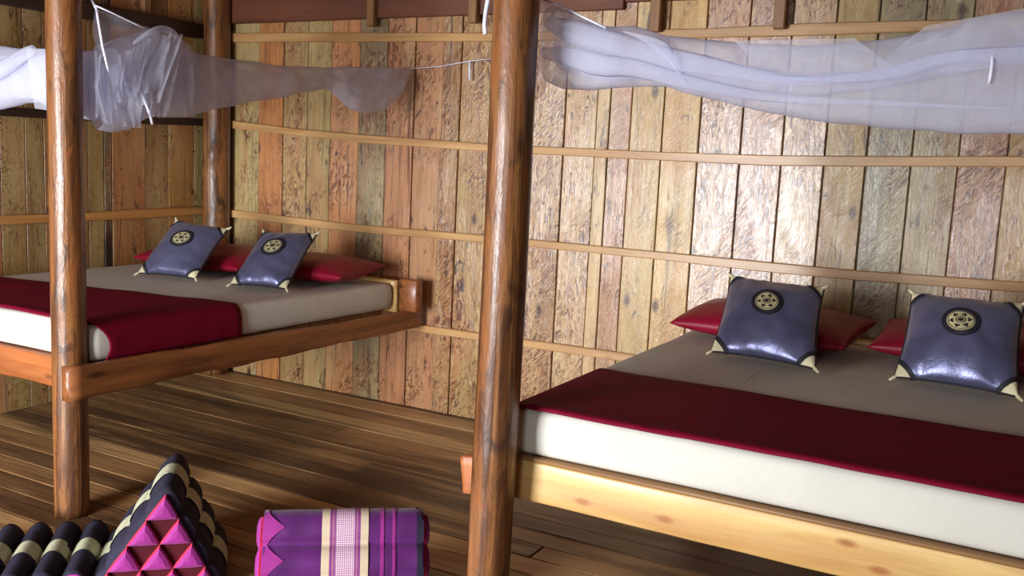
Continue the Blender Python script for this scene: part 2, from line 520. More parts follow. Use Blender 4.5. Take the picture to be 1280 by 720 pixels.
plank_wall('wall_back', seams, cols, 'x', YW, 0.0, ZT, 0.025, 1,
           (.3, .45, .4, .65, .4, .6, .75, .5, .4, .75, .6, .5, 1.0, .6, .3, .55, .2, .3, 1.0, .9, .85, .2, .55, .4, .75))
ls = [3.082, 3.226, 3.335, 3.48, 3.613, 3.72, 3.775, 4.017, 4.195, 4.403, YW + 0.0]
lc = [(156, 128, 78), (150, 124, 84), (160, 124, 80), (150, 112, 72), (152, 126, 80), (46, 36, 30), (172, 116, 74), (150, 118, 78), (176, 130, 74), (178, 156, 108)]
while ls[0] > FY - 0.1:
    ls.insert(0, ls[0] - random.uniform(0.16, 0.23)); lc.insert(0, random.choice(lc[-9:-1]))
lc = [(r * 0.93, g * 0.92, b * 0.85) for r, g, b in lc]
plank_wall('wall_left', ls, lc, 'y', XL, 0.0, ZT, 0.025, -1, [random.uniform(0.25, 0.6) for _ in lc])
rs = [FY - 0.1]
while rs[-1] < YW: rs.append(rs[-1] + 0.2)
plank_wall('wall_right', rs, [random.choice(extra) for _ in rs[1:]], 'y', XR, 0.0, ZT, 0.025, 1)
# front wall, behind the camera, with the doorway and the window the daylight comes through
bm = bmesh.new(); lay = bm.loops.layers.float_color.new('col')
for (a, b, c, d) in ((XL, DOOR[0], 0, ZT), (DOOR[0], DOOR[1], DOOR[3], ZT), (DOOR[1], WIN[0], 0, ZT), (WIN[0], WIN[1], 0, WIN[2]), (WIN[0], WIN[1], WIN[3], ZT), (WIN[1], XR, 0, ZT)):
    paint(bm, box(bm, a, b, FY, FY + 0.03, c, d), lay, lin(176, 146, 104), random.random())
struct('wall_front', bm, M['wall'])
bm = bmesh.new()
yy = FY - 0.1
while yy < YW:
    box(bm, XL - 0.1, XR + 0.1, yy, min(yy + 0.2, YW + 0.1), ZT, ZT + 0.03, 0.003); yy += 0.202
struct('ceiling', bm, M['darkwood'])

def batten(name, pts, h, t, mat, along='x'):
    """a nailed strip: pts = (along, z) points on the wall face"""
    bm = bmesh.new()
    n = len(pts)
    rings = []
    for i, (a, z) in enumerate(pts):
        hh = h / 2 * (1 + 0.12 * math.sin(a * 5.1))
        if along == 'x': q = [(a, YW - t, z - hh), (a, YW - t, z + hh), (a, YW + 0.012, z + hh), (a, YW + 0.012, z - hh)]
        else: q = [(XL + t, a, z - hh), (XL + t, a, z + hh), (XL - 0.012, a, z + hh), (XL - 0.012, a, z - hh)]
        rings.append([bm.verts.new(p) for p in q])
    for A, B in zip(rings, rings[1:]):
        for k in range(4): bm.faces.new((A[k], A[(k + 1) % 4], B[(k + 1) % 4], B[k]))
    bm.faces.new(rings[0]); bm.faces.new(list(reversed(rings[-1])))
    bmesh.ops.recalc_face_normals(bm, faces=bm.faces)
    bmesh.ops.bevel(bm, geom=[e for e in bm.edges if len(e.link_faces) == 2 and e.calc_face_angle() > 0.6], offset=0.004, segments=1, affect='EDGES')
    return struct(name, bm, mat)
batten('trim_1', [(-4.64, 2.195), (-3.6, 2.178), (-2.68, 2.16), (-1.48, 2.155), (-0.96, 2.162), (-0.39, 2.166), (0.6, 2.17), (XR, 2.17)], 0.05, 0.02, M['batten'])
batten('trim_2', [(-4.64, 1.646), (-4.1, 1.612), (-3.584, 1.585), (-2.657, 1.561), (-1.698, 1.555), (-1.12, 1.556), (-0.616, 1.573), (-0.04, 1.597), (0.8, 1.61), (XR, 1.61)], 0.046, 0.022, M['batten'])
batten('trim_3', [(-4.64, 1.064), (-3.6, 1.045), (-2.65, 1.056), (-1.645, 1.054), (-1.077, 1.048), (-0.668, 1.05), (0.01, 1.066), (1.0, 1.07), (XR, 1.07)], 0.044, 0.022, M['batten'])
batten('trim_4', [(-4.64, 0.488), (-3.08, 0.49), (-2.67, 0.495), (-1.83, 0.503), (-0.6, 0.5), (XR, 0.5)], 0.046, 0.022, M['batten'])
batten('trim_5', [(FY + 0.1, 1.05), (3.07, 1.055), (3.4, 1.056), (4.0, 1.066), (4.5, 1.074)], 0.05, 0.022, M['batten_y'], 'y')
batten('trim_6', [(FY + 0.1, 1.62), (3.07, 1.625), (4.02, 1.637), (4.5, 1.647)], 0.045, 0.022, M['beam'], 'y')
# dark top plates and short studs
bm = bmesh.new(); box(bm, -4.70, -1.9, YW - 0.035, YW - 0.002, 2.28, 2.62, 0.004); box(bm, -1.895, XR, YW - 0.03, YW - 0.002, 2.315, 2.62, 0.004)
struct('trim_7', bm, M['darkwood'])
struct('trim_8', beam((XL + 0.045, FY + 0.1, 2.215), (XL + 0.045, 4.40, 2.215), 0.09, 0.085, 0.004), M['beam'], True)
for i, xs in enumerate((-3.457, -2.766, -1.713, -1.106)):
    bm = bmesh.new(); box(bm, xs - 0.026, xs + 0.026, YW - 0.078, YW - 0.036, 2.14 + (0.09 if i < 2 else 0.02), 2.62, 0.004)
    struct('trim_%d' % (9 + i), bm, M['stud'])
bm = bmesh.new(); box(bm, XL + 0.001, XL + 0.04, 3.98, 4.03, 2.26, 2.62, 0.004)
struct('trim_13', bm, M['stud'])

# ================================================================== POSTS
def post(label, x, y, r, z1, wob, seed, knots=()):
    bm = bmesh.new()
    NZ, NA = 90, 36
    def fn(u, v):
        z = z1 * u; a = 2 * PI * v
        cx = x + wob * noise.noise(V((z * 0.7, seed, 0.5)))
        cy = y + wob * noise.noise(V((z * 0.7, seed, 7.5)))
        rr = r * (1.04 - 0.05 * u) * (1 + 0.035 * noise.noise(V((math.cos(a) * 1.2 + seed, math.sin(a) * 1.2, z * 1.6)))
                  + 0.012 * noise.noise(V((math.cos(a) * 5 + seed, math.sin(a) * 5, z * 5))))
        for (kz, ka, kr, kh) in knots:
            da = (a - ka + PI) % (2 * PI) - PI
            d2 = ((z - kz) ** 2 + (da * r) ** 2) / kr ** 2
            rr += kh * math.exp(-d2)
        return V((cx + rr * math.cos(a), cy + rr * math.sin(a), z))
    vs = grid(bm, fn, NZ, NA, False, True)
    bm.faces.new(list(reversed(vs[0]))); bm.faces.new(vs[-1])
    o = obj('wooden_post', bm, M['post'], None, True, (x, y, 0))
    return tag(o, label, 'post', 'log posts holding up the room')
post('varnished log post at the corner of the bed with the pale pine front rail', -1.303, 2.335, 0.063, ZT, 0.012, 3.1, ((0.63, -1.0, 0.05, 0.006),))
post('varnished log post carrying the reddish side rail of the bed by the left wall', -3.258, 2.36, 0.063, ZT, 0.010, 8.4, ((0.9, -0.9, 0.06, 0.004),))
post('log post standing in the far corner of the two plank walls', -4.66, 4.466, 0.085, ZT, 0.008, 14.2, ((1.44, -0.95, 0.05, 0.012), (1.1, -0.6, 0.04, 0.006)))

# ================================================================== BEDS
Z0, Z1, ZM = 0.488, 0.613, 0.765
def mattress_bm(q, z0, z1, rc=0.045, re=0.035, seed=0.0):
    """q = plan corners FL, FR, BR, BL; soft rounded box"""
    bm = bmesh.new()
    FL, FR, BR, BL = [V((p[0], p[1])) for p in q]
    def plan(s, t): return FL * (1 - s) * (1 - t) + FR * s * (1 - t) + BR * s * t + BL * (1 - s) * t
    # rounded plan outline
    out = []
    Lx, Ly = (FR - FL).length, (BL - FL).length
    for (cs, ct, a0) in ((1, 1, 0), (0, 1, PI / 2), (0, 0, PI), (1, 0, 1.5 * PI)):
        for k in range(7):
            a = a0 + k * PI / 12
            sx = (1 - rc / Lx if cs else rc / Lx) + rc / Lx * math.cos(a)
            sy = (1 - rc / Ly if ct else rc / Ly) + rc / Ly * math.sin(a)
            out.append((sx, sy))
    # densify sides
    o2 = []
    for i in range(len(out)):
        a, b = out[i], out[(i + 1) % len(out)]
        o2.append(a)
        if abs(a[0] - b[0]) + abs(a[1] - b[1]) > 0.2:
            for k in range(1, 30): o2.append((a[0] + (b[0] - a[0]) * k / 30, a[1] + (b[1] - a[1]) * k / 30))
    def ring(inset, z):
        r = []
        for (sx, sy) in o2:
            cx, cy = 0.5 + (sx - 0.5) * (1 - 2 * inset / Lx), 0.5 + (sy - 0.5) * (1 - 2 * inset / Ly)
            p = plan(cx, cy)
            n = 0.003 * noise.noise(V((p.x * 5, p.y * 5 + seed, z * 12)))
            zz = z + (0.004 * noise.noise(V((p.x * 3, p.y * 3, seed))) if z > (z0 + z1) / 2 else 0)
            r.append(bm.verts.new((p.x, p.y + n, zz)))
        return r
    rings = []
    for k in range(5):
        a = PI / 2 * k / 4
        rings.append(ring(re * (1 - math.sin(a)), z0 + re * (1 - math.cos(a))))
    for k in range(1, 5): rings.append(ring(-0.004 * math.sin(PI * k / 5), z0 + re + (z1 - z0 - 2 * re) * k / 5))
    for k in range(5):
        a = PI / 2 * k / 4
        rings.append(ring(re * (1 - math.cos(a)), z1 - re + re * math.sin(a)))
    for ins in (0.08, 0.16, 0.3, 0.5): rings.append(ring(ins, z1))
    n = len(o2)
    for A, B in zip(rings, rings[1:]):
        for k in range(n): bm.faces.new((A[k], A[(k + 1) % n], B[(k + 1) % n], B[k]))
    bm.faces.new(list(reversed(rings[0]))); bm.faces.new(rings[-1])
    return bm

def runner_bm(q, y0l, y1l, y0r, y1r, zt, zb_l, zb_r, seed, dip=0.03):
    """cloth strip lying across the mattress (plan corners q) and hanging down both its sides"""
    bm = bmesh.new()
    FL, FR, BR, BL = [V((p[0], p[1])) for p in q]
    re = 0.035; off = 0.009
    prof = []                                   # (side 0..1 across, outward offset, z)
    def side(s, zb):
        pts = []
        for k in range(9): pts.append((s, off, zb + (zt - re - zb) * k / 8))
        for k in range(1, 7):
            a = PI / 2 * k / 6
            pts.append((s, -(re) + (re + off) * math.cos(a), zt - re + (re + off) * math.sin(a)))
        return pts
    L = side(0, zb_l); Rr = side(1, zb_r)
    mid = [(k / 40, None, zt + off) for k in range(1, 40)]
    prof = L + mid + list(reversed(Rr))
    NP, NT_ = len(prof), 26
    def pt(i, t):
        s, o_, z = prof[i]
        y0 = y0l + (y0r - y0l) * s; y1 = y1l + (y1r - y1l) * s
        if o_ is not None:                      # hanging part: front edge curves back under
            drop = max(0.0, (zt - z) / max(zt - zb_r, 0.05))
            y0 += dip * math.sin(PI * min(drop, 1.0) * 0.82)
            y1 += 0.008 * drop
        y = y0 + (y1 - y0) * t
        el = FL + (BL - FL) * ((y - FL.y) / (BL.y - FL.y)); er = FR + (BR - FR) * ((y - FR.y) / (BR.y - FR.y))
        if o_ is None:
            a, b = el.x + re, er.x - re
            x = a + (b - a) * s
        else:
            x = el.x - o_ if s == 0 else er.x + o_
        zz = z + (0.004 * noise.noise(V((x * 3, y * 3, seed - 3))) if o_ is None else 0)
        w = 0.0035 * noise.noise(V((x * 2.2, y * 9 + seed, 1.0))) + 0.0022 * noise.noise(V((x * 6, y * 16, seed)))
        if o_ is None: zz += abs(w)
        elif z < zt - re: x += (abs(w) * 1.6 + 0.001) * (-1 if s == 0 else 1)
        # rolled hem along the front edge
        if t < 0.08 and o_ is None: zz += 0.004 * math.sin(PI * (t / 0.08))
        if t == 0 and o_ is None: zz -= 0.006
        return V((x, y, zz))
    tv = [0, 0.012, 0.025, 0.04, 0.055, 0.07, 0.09] + [0.09 + 0.91 * k / 20 for k in range(1, 21)]
    vs = [[bm.verts.new(pt(i, t)) for t in tv] for i in range(NP)]
    for i in range(NP - 1):
        for j in range(len(tv) - 1):
            bm.faces.new((vs[i][j], vs[i + 1][j], vs[i + 1][j + 1], vs[i][j + 1]))
    return bm
def solid(o, t, off=1.0):
    m = o.modifiers.new('thickness', 'SOLIDIFY'); m.thickness = t; m.offset = off
    return o

# ---- bed with the pine front rail (right)
RB = [(-1.315, 2.43), (0.62, 2.43), (0.62, 4.345), (-1.315, 4.345)]
bed = thing('platform_bed', 'low platform bed with a pale pine front rail cut off by the right edge', 'bed', (-0.35, 3.4, 0))
obj('front_rail', beam((-1.372, 2.447, (Z0 + Z1) / 2), (0.72, 2.447, (Z0 + Z1) / 2), 0.055, Z1 - Z0, 0.002, 0.006, 40), M['pine'], bed)
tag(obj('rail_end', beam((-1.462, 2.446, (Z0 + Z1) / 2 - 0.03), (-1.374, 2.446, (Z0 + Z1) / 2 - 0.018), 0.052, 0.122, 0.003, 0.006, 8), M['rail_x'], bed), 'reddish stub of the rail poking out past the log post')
bm = bmesh.new(); box(bm, -1.33, 0.66, 2.415, 2.474, Z1, Z1 + 0.012, 0.003)
tag(obj('rail_cap', bm, M['platform'], bed), 'darker brown strip along the top of the pine rail')
for xx in (-1.285, 0.60):
    obj('side_rail', beam((xx, 2.476, 0.55), (xx, 4.50, 0.55), 0.055, 0.125, 0.002), M['rail'], bed)
obj('headboard', beam((-1.31, 4.40, 0.665), (0.65, 4.40, 0.665), 0.05, 0.23, 0.002), M['pine'], bed)
bm = bmesh.new()
for k in range(9): box(bm, -1.25, 0.57, 2.48 + k * 0.21, 2.48 + k * 0.21 + 0.2, 0.58, 0.61, 0.003)
obj('bed_boards', bm, M['platform'], bed, False)
for (xx, yy) in ((-1.27, 4.36), (0.60, 4.36), (0.60, 2.52)):
    bm = bmesh.new(); box(bm, xx - 0.04, xx + 0.04, yy - 0.04, yy + 0.04, 0, 0.49, 0.006)
    obj('leg', bm, M['rail'], bed)
bm = mattress_bm(RB, Z1 + 0.013, ZM, 0.03, 0.028, 1.0)
tag(obj('mattress', bm, M['sheet'], None, True, (-0.35, 3.4, Z1)), 'mattress in a grey beige sheet on the bed with the pine front rail', 'mattress')
bm = runner_bm(RB, 2.424, 3.07, 2.424, 3.03, ZM, 0.70, 0.66, 2.0, 0.0)
tag(solid(obj('bed_runner', bm, M['runner'], None, True, (-0.35, 2.75, ZM)), 0.004, 0), 'crimson runner laid across the foot of the bed with the pine front rail', 'bed runner')

# ---- bed by the left wall
LB = [(-4.74, 2.43), (-3.205, 2.43), (-3.15, 4.374), (-4.74, 4.374)]
bed = thing('platform_bed', 'raised platform bed with reddish varnished rails against the left plank wall', 'bed', (-3.95, 3.4, 0))
obj('front_rail', beam((-4.76, 2.447, 0.548), (-3.28, 2.447, 0.548), 0.055, 0.128, 0.003, 0.008, 30), M['rail_x'], bed)
obj('side_rail', beam((-3.152, 2.268, 0.570), (-3.058, 4.50, 0.560), 0.042, 0.128, 0.006, 0.006, 40, 0.82, 3.0), M['rail'], bed)
obj('side_rail', beam((-4.72, 2.476, 0.55), (-4.72, 4.3, 0.55), 0.05, 0.125, 0.003), M['rail'], bed)
tag(obj('headboard', beam((-4.45, 4.402, 0.69), (-3.138, 4.402, 0.69), 0.045, 0.185, 0.002), M['pine'], bed), 'pale yellow board behind the mattress')
bm = bmesh.new(); box(bm, -3.122, -3.0, 4.385, 4.45, 0.612, 0.795, 0.006)
obj('headboard_end', bm, M['rail'], bed)
bm = bmesh.new()
for k in range(9): box(bm, -4.69, -3.21, 2.48 + k * 0.21, 2.48 + k * 0.21 + 0.2, 0.58, 0.61, 0.003)
obj('bed_boards', bm, M['platform'], bed, False)
for (xx, yy) in ((-4.70, 2.50), (-3.14, 4.45)):
    bm = bmesh.new(); box(bm, xx - 0.035, xx + 0.035, yy - 0.035, yy + 0.035, 0, 0.49, 0.006)
    if yy < 3: obj('leg', bm, M['rail'], bed)
    else: bm.free()
bm = mattress_bm(LB, Z1 + 0.005, ZM, 0.035, 0.03, 5.0)
tag(obj('mattress', bm, M['sheet'], None, True, (-3.95, 3.4, Z1)), 'mattress in a grey beige sheet on the raised bed by the left wall', 'mattress')
bm = runner_bm(LB, 2.46, 2.95, 2.45, 3.20, ZM, 0.62, 0.622, 9.0, 0.05)
tag(solid(obj('bed_runner', bm, M['runner'], None, True, (-3.95, 2.8, ZM)), 0.004, 0), 'crimson runner hanging down the side of the raised bed by the left wall', 'bed runner')

# ================================================================== PILLOWS
def pillow(label, c, yaw, L, Wd, T, tilt=0.0, seed=0.0, roll=0.0):
    """crimson pillow; c = centre, L along local x, Wd along local y"""
    mat = Matrix.Translation(V(c)) @ Matrix.Rotation(yaw, 4, 'Z') @ Matrix.Rotation(tilt, 4, 'X') @ Matrix.Rotation(roll, 4, 'Y')
    bm = bmesh.new()
    def surf(sgn):
        def fn(a, b):
            u, v = 2 * a - 1, 2 * b - 1
            u = math.sin(u * PI / 2) * 0.6 + u * 0.4; v = math.sin(v * PI / 2) * 0.6 + v * 0.4
            h = max(0.0, (1 - u * u)) ** 0.36 * max(0.0, (1 - v * v)) ** 0.5
            px = u * L / 2 * (1 - 0.04 * (1 - v * v) * abs(u)); py = v * Wd / 2 * (1 - 0.05 * (1 - u * u) * abs(v))
            h *= 1 + 0.12 * noise.noise(V((u * 2 + seed, v * 2, sgn)))
            return mat @ V((px, py, sgn * h * T / 2))
        return fn
    grid(bm, surf(1), 30, 22); grid(bm, surf(-1), 30, 22)
    bmesh.ops.remove_doubles(bm, verts=bm.verts, dist=0.0006)
    o = obj('pillow', bm, M['pillow'], None, True, (c[0], c[1], c[2] - T / 2))
    return tag(o, label, 'pillow', 'crimson pillows on the beds')
pillow('crimson pillow behind the grey cushion nearest the log post on the pine railed bed', (-0.925, 4.08, 0.856), -0.12, 0.76, 0.46, 0.15, 0.12, 1.0)
pillow('crimson pillow at the right edge behind the rightmost grey cushion', (-0.10, 4.12, 0.860), -0.04, 0.80, 0.46, 0.155, 0.12, 2.0)
pillow('crimson pillow behind the grey cushion nearest the corner post on the left bed', (-4.235, 4.03, 0.846), 0.06, 0.80, 0.46, 0.14, 0.10, 3.0)
pillow('crimson pillow with a long exposed end beside the left bed headboard', (-3.49, 4.10, 0.850), 0.12, 0.62, 0.48, 0.14, 0.06, 4.0)

# ================================================================== CUSHIONS
def cushion(label, BL, BR, TR, TL, T=0.13, seed=0.0):
    """grey satin cushion spanned by its four corners (seen from the front)"""
    BL, BR, TR, TL = V(BL), V(BR), V(TR), V(TL)
    n = (BR - BL).cross(TL - BL).normalized()          # towards the viewer
    cen = (BL + BR + TR + TL) / 4
    low = min((BL, BR), key=lambda p: p.z)
    root = thing('cushion', label, 'cushion', ((BL.x + BR.x) / 2, (BL.y + BR.y) / 2, low.z), 'grey satin cushions with medallions')
    def P(u, v, h=0.0, sgn=1):
        uu = u * (1 - 0.055 * (1 - v * v)) ; vv = v * (1 - 0.055 * (1 - u * u))
        a, b = (uu + 1) / 2, (vv + 1) / 2
        base = BL * (1 - a) * (1 - b) + BR * a * (1 - b) + TR * a * b + TL * (1 - a) * b
        k = max(0.0, 1 - u * u) ** 0.55 * max(0.0, 1 - v * v) ** 0.55
        wr = 0.006 * noise.noise(V((u * 3.1 + seed, v * 3.1, sgn))) * min(1, k * 3)
        e = max(abs(u), abs(v))
        wr += 0.005 * noise.noise(V((u * 9 + seed, v * 4, sgn * 2.0))) * max(0, e - 0.55) * 2 * (1 if e < 0.98 else 0)
        return base + n * (sgn * (k * T / 2 + wr) + h)
    def remap(a):
        u = 2 * a - 1
        return math.sin(u * PI / 2) * 0.55 + u * 0.45
    bm = bmesh.new()
    grid(bm, lambda a, b: P(remap(a), remap(b)), 34, 34)
    grid(bm, lambda a, b: P(remap(a), remap(b), 0, -1), 34, 34)
    bmesh.ops.remove_doubles(bm, verts=bm.verts, dist=0.0006)
    obj('cushion_cover', bm, M['satin'], root)
    # medallion: black ring, gold disc, ring of eight dark petals round a dark heart
    Lw = ((BR - BL).length + (TR - TL).length) / 2; Lh = ((TL - BL).length + (TR - BR).length) / 2
    rad = 0.067
    m0 = (0.01, 0.13)
    def disc(bm, r0, r1, h0, h1, mi, cx=0, cy=0, nr=5, na=40):
        def fn(a, b):
            r = r0 + (r1 - r0) * a
            th = 2 * PI * b
            x, y = cx + r * math.cos(th), cy + r * math.sin(th)
            return P(m0[0] + 2 * x / Lw, m0[1] + 2 * y / Lh, h0 + (h1 - h0) * a)
        grid(bm, fn, nr, na, False, True, mi)
    bm = bmesh.new()
    disc(bm, 0.0, rad * 0.76, 0.0075, 0.006, 0)
    disc(bm, 0.0, rad * 0.15, 0.0105, 0.009, 1, nr=2, na=16)
    disc(bm, rad * 0.22, rad * 0.27, 0.009, 0.009, 1, nr=1, na=24)
    disc(bm, rad * 0.66, rad * 0.69, 0.0085, 0.008, 1, nr=1, na=40)
    for k in range(6):
        th = k * PI / 3 + 0.2
        for dth, rr in ((0.0, 0.52), (0.17, 0.44), (-0.17, 0.44)):
            disc(bm, 0.0, rad * 0.075, 0.0095, 0.008, 1, rad * rr * math.cos(th + dth), rad * rr * math.sin(th + dth), 2, 8)
    md = tag(obj('medallion', bm, [M['medal'], M['black']], root, recalc=False), 'round gold embroidered medallion with a black rim')
    bm = bmesh.new()
    disc(bm, rad * 0.74, rad * 0.80, 0.006, 0.009, 0, nr=2)
    disc(bm, rad * 0.80, rad, 0.009, 0.007, 0, nr=2); disc(bm, rad, rad * 1.02, 0.007, 0.0, 0, nr=2)
    obj('rim', bm, M['black'], md, recalc=False)
    # corner patches: cream triangle bounded by a black band, with a little tassel at the tip
    for (su, sv) in ((-1, -1), (1, -1), (1, 1), (-1, 1)):
        def tri(bm, lo, hi, h):
            for sgn in (1, -1):
                def fn(a, b):
                    q = lo + (hi - lo) * a                  # distance from the corner along both edges
                    return P(su * (1 - q * b - 0.002), sv * (1 - q * (1 - b) - 0.002), h * sgn, sgn)
                grid(bm, fn, 6, 12)
        bm = bmesh.new()
        tri(bm, 0.005, 0.27, 0.004)
        tip = P(su, sv); dr = (tip - cen).normalized()
        bmesh.ops.recalc_face_normals(bm, faces=bm.faces)
        tube(bm, [tip - dr * 0.012, tip + dr * 0.004, tip + dr * 0.016, tip + dr * 0.022], lambda f: 0.008 * (1 - 0.45 * f), 8)
        cp = obj('corner_patch', bm, M['cream'], root, recalc=False)
        bm = bmesh.new(); tri(bm, 0.26, 0.36, 0.006)
        obj('border', bm, M['black'], cp)
    # black piping round the seam
    ring = []
    for k in range(96):
        f = (k % 24) / 24 * 2 - 1
        s = k // 24
        u, v = ((f, -1), (1, f), (-f, 1), (-1, -f))[s]
        ring.append(P(u, v))
    ring.append(ring[0])
    bm = bmesh.new(); tube(bm, ring, 0.0045, 6)
    tag(obj('piping', bm, M['black'], root), 'black piping round the seam')
    return root
cushion('grey satin cushion with medallion nearest the log post on the pine railed bed', (-1.045, 3.60, 0.787), (-0.632, 3.545, 0.787), (-0.683, 3.86, 1.055), (-1.073, 3.906, 1.06), 0.16, 1.3)
cushion('grey satin cushion with medallion at the right edge of the photo', (-0.365, 3.605, 0.787), (0.034, 3.562, 0.787), (0.018, 3.85, 1.072), (-0.363, 3.90, 1.067), 0.17, 5.3)
cushion('grey satin cushion with medallion nearest the corner post on the left bed', (-4.25, 3.51, 0.787), (-3.885, 3.585, 0.787), (-3.96, 3.89, 1.038), (-4.275, 3.80, 1.068), 0.145, 9.3)
cushion('grey satin cushion with medallion nearest the headboard end on the left bed', (-3.615, 3.567, 0.787), (-3.302, 3.65, 0.787), (-3.352, 3.94, 1.058), (-3.67, 3.867, 1.044), 0.145, 13.3)

# ================================================================== NETS
def interp(tab, x):
    if x <= tab[0][0]: return tab[0][1]
    for (a, va), (b, vb) in zip(tab, tab[1:]):
        if x <= b:
            f = (x - a) / (b - a)
            return va + (vb - va) * f
    return tab[-1][1]
def net_bundle(bm, frame, s0, s1, top, bot, depth, n=90, m=26, seed=0.0, ripple=0.012):
    """closed gathered tube of netting: frame(s) -> (centre plan point, sideways dir); top/bot z tables along s"""
    def fn(a, b):
        s = s0 + (s1 - s0) * a
        zt, zb = interp(top, s), interp(bot, s)
        c, d = frame(s)
        th = 2 * PI * b
        hz = (zt - zb) / 2
        dp = min(depth, hz * 0.8)
        z = (zt + zb) / 2 + hz * math.sin(th)
        rip = ripple * (noise.noise(V((s * 2.2 + seed, z * 16, th * 0.4))) + 0.7 * noise.noise(V((s * 5 + seed, z * 34 + s * 9, th))))
        x = dp * math.cos(th) + rip
        z += 0.006 * noise.noise(V((s * 9, th, seed))) + rip * 0.3 * math.cos(th)
        return V((c.x + d.x * x, c.y + d.y * x, z))
    grid(bm, fn, n, m, False, True)
def net_sheet(bm, frame, s0, s1, top, bot, off, n=70, m=18, seed=0.0, ripple=0.012):
    def fn(a, b):
        s = s0 + (s1 - s0) * a
        zt, zb = interp(top, s), interp(bot, s)
        c, d = frame(s)
        z = zb + (zt - zb) * b
        x = off + ripple * (noise.noise(V((s * 3 + seed, z * 26, 0.3))) + noise.noise(V((s * 11 + seed, z * 9, 4.0))))
        return V((c.x + d.x * x, c.y + d.y * x, z))
    grid(bm, fn, n, m)
def net_quad(bm, A, B, C, D, n=20, m=20, seed=0.0, ripple=0.008, bow=0.02):
    """loose panel of netting hung between four corners A (top start), B (top end), C (bottom end), D (bottom start)"""
    A, B, C, D = V(A), V(B), V(C), V(D)
    nrm = (B - A).cross(D - A).normalized()
    def fn(a, b):
        p = A * (1 - a) * (1 - b) + B * a * (1 - b) + C * a * b + D * (1 - a) * b
        return p + nrm * (bow * math.sin(PI * a) * math.sin(PI * b) + ripple * noise.noise(V((a * 7 + seed, b * 1.6, seed))) + ripple * 0.6 * noise.noise(V((a * 17 + seed, b * 3, 2.0))))
    grid(bm, fn, n, m)
def net_roll(bm, pts, r, n=40, m=14, seed=0.0):
    """gathered fold of netting along a path (smoothed), r a (radius along the path) table"""
    pts = [V(p) for p in pts]
    def at(f):
        f *= len(pts) - 1
        i = min(int(f), len(pts) - 2); g = f - i
        p0, p1, p2, p3 = pts[max(i - 1, 0)], pts[i], pts[i + 1], pts[min(i + 2, len(pts) - 1)]
        return 0.5 * ((2 * p1) + (p2 - p0) * g + (2 * p0 - 5 * p1 + 4 * p2 - p3) * g * g + (3 * p1 - p0 - 3 * p2 + p3) * g ** 3)
    def fn(a, b):
        p = at(a); t = (at(min(a + 0.01, 1.0)) - at(max(a - 0.01, 0.0))).normalized()
        e1 = t.cross(V((0, 0, 1))).normalized(); e2 = e1.cross(t)
        rr = interp(r, a) * (1 + 0.35 * noise.noise(V((a * 3 + seed, math.cos(b * 2 * PI) * 1.6, math.sin(b * 2 * PI) * 1.6))))
        return p + (e1 * 0.6 * math.cos(2 * PI * b) + e2 * math.sin(2 * PI * b)) * rr
    grid(bm, fn, n, m, False, True)
# -- net over the right bed, strung along its front
RT = [(-1.33, 1.947), (-1.272, 1.953), (-1.194, 1.925), (-1.117, 1.892), (-1.02, 1.885), (-0.924, 1.855), (-0.767, 1.842), (-0.557, 1.824), (-0.366, 1.84), (-0.224, 1.86), (-0.158, 1.882), (-0.06, 1.897), (0.15, 1.91), (0.65, 1.98)]
RBt = [(-1.33, 1.75), (-1.231, 1.71), (-1.081, 1.713), (-0.985, 1.725), (-0.915, 1.722), (-0.822, 1.695), (-0.71, 1.671), (-0.541, 1.641), (-0.346, 1.622), (-0.165, 1.615), (-0.03, 1.615), (0.2, 1.62), (0.65, 1.74)]
BRt = [(-1.30, 1.88), (-1.22, 1.895), (-1.087, 1.86), (-0.919, 1.815), (-0.76, 1.79), (-0.549, 1.755), (-0.357, 1.765), (-0.249, 1.79), (-0.114, 1.815), (-0.03, 1.83), (0.6, 1.9)]
BRb = [(-1.30, 1.80), (-1.22, 1.76), (-1.087, 1.735), (-0.919, 1.74), (-0.76, 1.70), (-0.549, 1.695), (-0.357, 1.72), (-0.249, 1.745), (-0.114, 1.77), (-0.03, 1.785), (0.6, 1.86)]
fr = lambda s: (V((s, 2.52)), V((0, -1)))
net = thing('mosquito_net', 'white mosquito net gathered up and strung above the pine railed bed', 'mosquito net', (-0.35, 2.52, 1.62))
bm = bmesh.new()
net_bundle(bm, fr, -1.285, 0.65, RT, RBt, 0.07, 110, 28, 1.0)
net_bundle(bm, fr, -1.255, 0.6, BRt, BRb, 0.035, 110, 18, 6.0, 0.010)
# triangular stretched corner between the post and the bundle
net_sheet(bm, fr, -1.31, -1.06, [(-1.31, 1.958), (-1.06, 1.87)], [(-1.31, 1.735), (-1.2, 1.72), (-1.06, 1.73)], 0.01, 24, 18, 3.0, 0.006)
net_sheet(bm, fr, -0.95, 0.65, [(-0.95, 1.79), (-0.3, 1.76), (0.65, 1.82)], [(-0.95, 1.735), (-0.7, 1.69), (-0.54, 1.655), (-0.2, 1.625), (0.65, 1.75)], -0.02, 70, 14, 8.0, 0.012)
net_roll(bm, [(-1.28, 2.48, 1.90), (-1.20, 2.47, 1.87), (-1.05, 2.46, 1.835), (-0.92, 2.46, 1.80), (-0.76, 2.46, 1.765), (-0.55, 2.46, 1.73), (-0.3, 2.47, 1.745)], [(0, 0.012), (0.2, 0.035), (0.6, 0.026), (1, 0.0)], seed=1.0)
net_roll(bm, [(-1.28, 2.47, 1.81), (-1.20, 2.46, 1.80), (-1.08, 2.45, 1.775), (-0.98, 2.45, 1.765), (-0.8, 2.46, 1.72), (-0.6, 2.47, 1.69), (-0.3, 2.48, 1.68), (0.0, 2.49, 1.67)], [(0, 0.012), (0.25, 0.03), (0.6, 0.016), (1, 0.0)], seed=4.0)
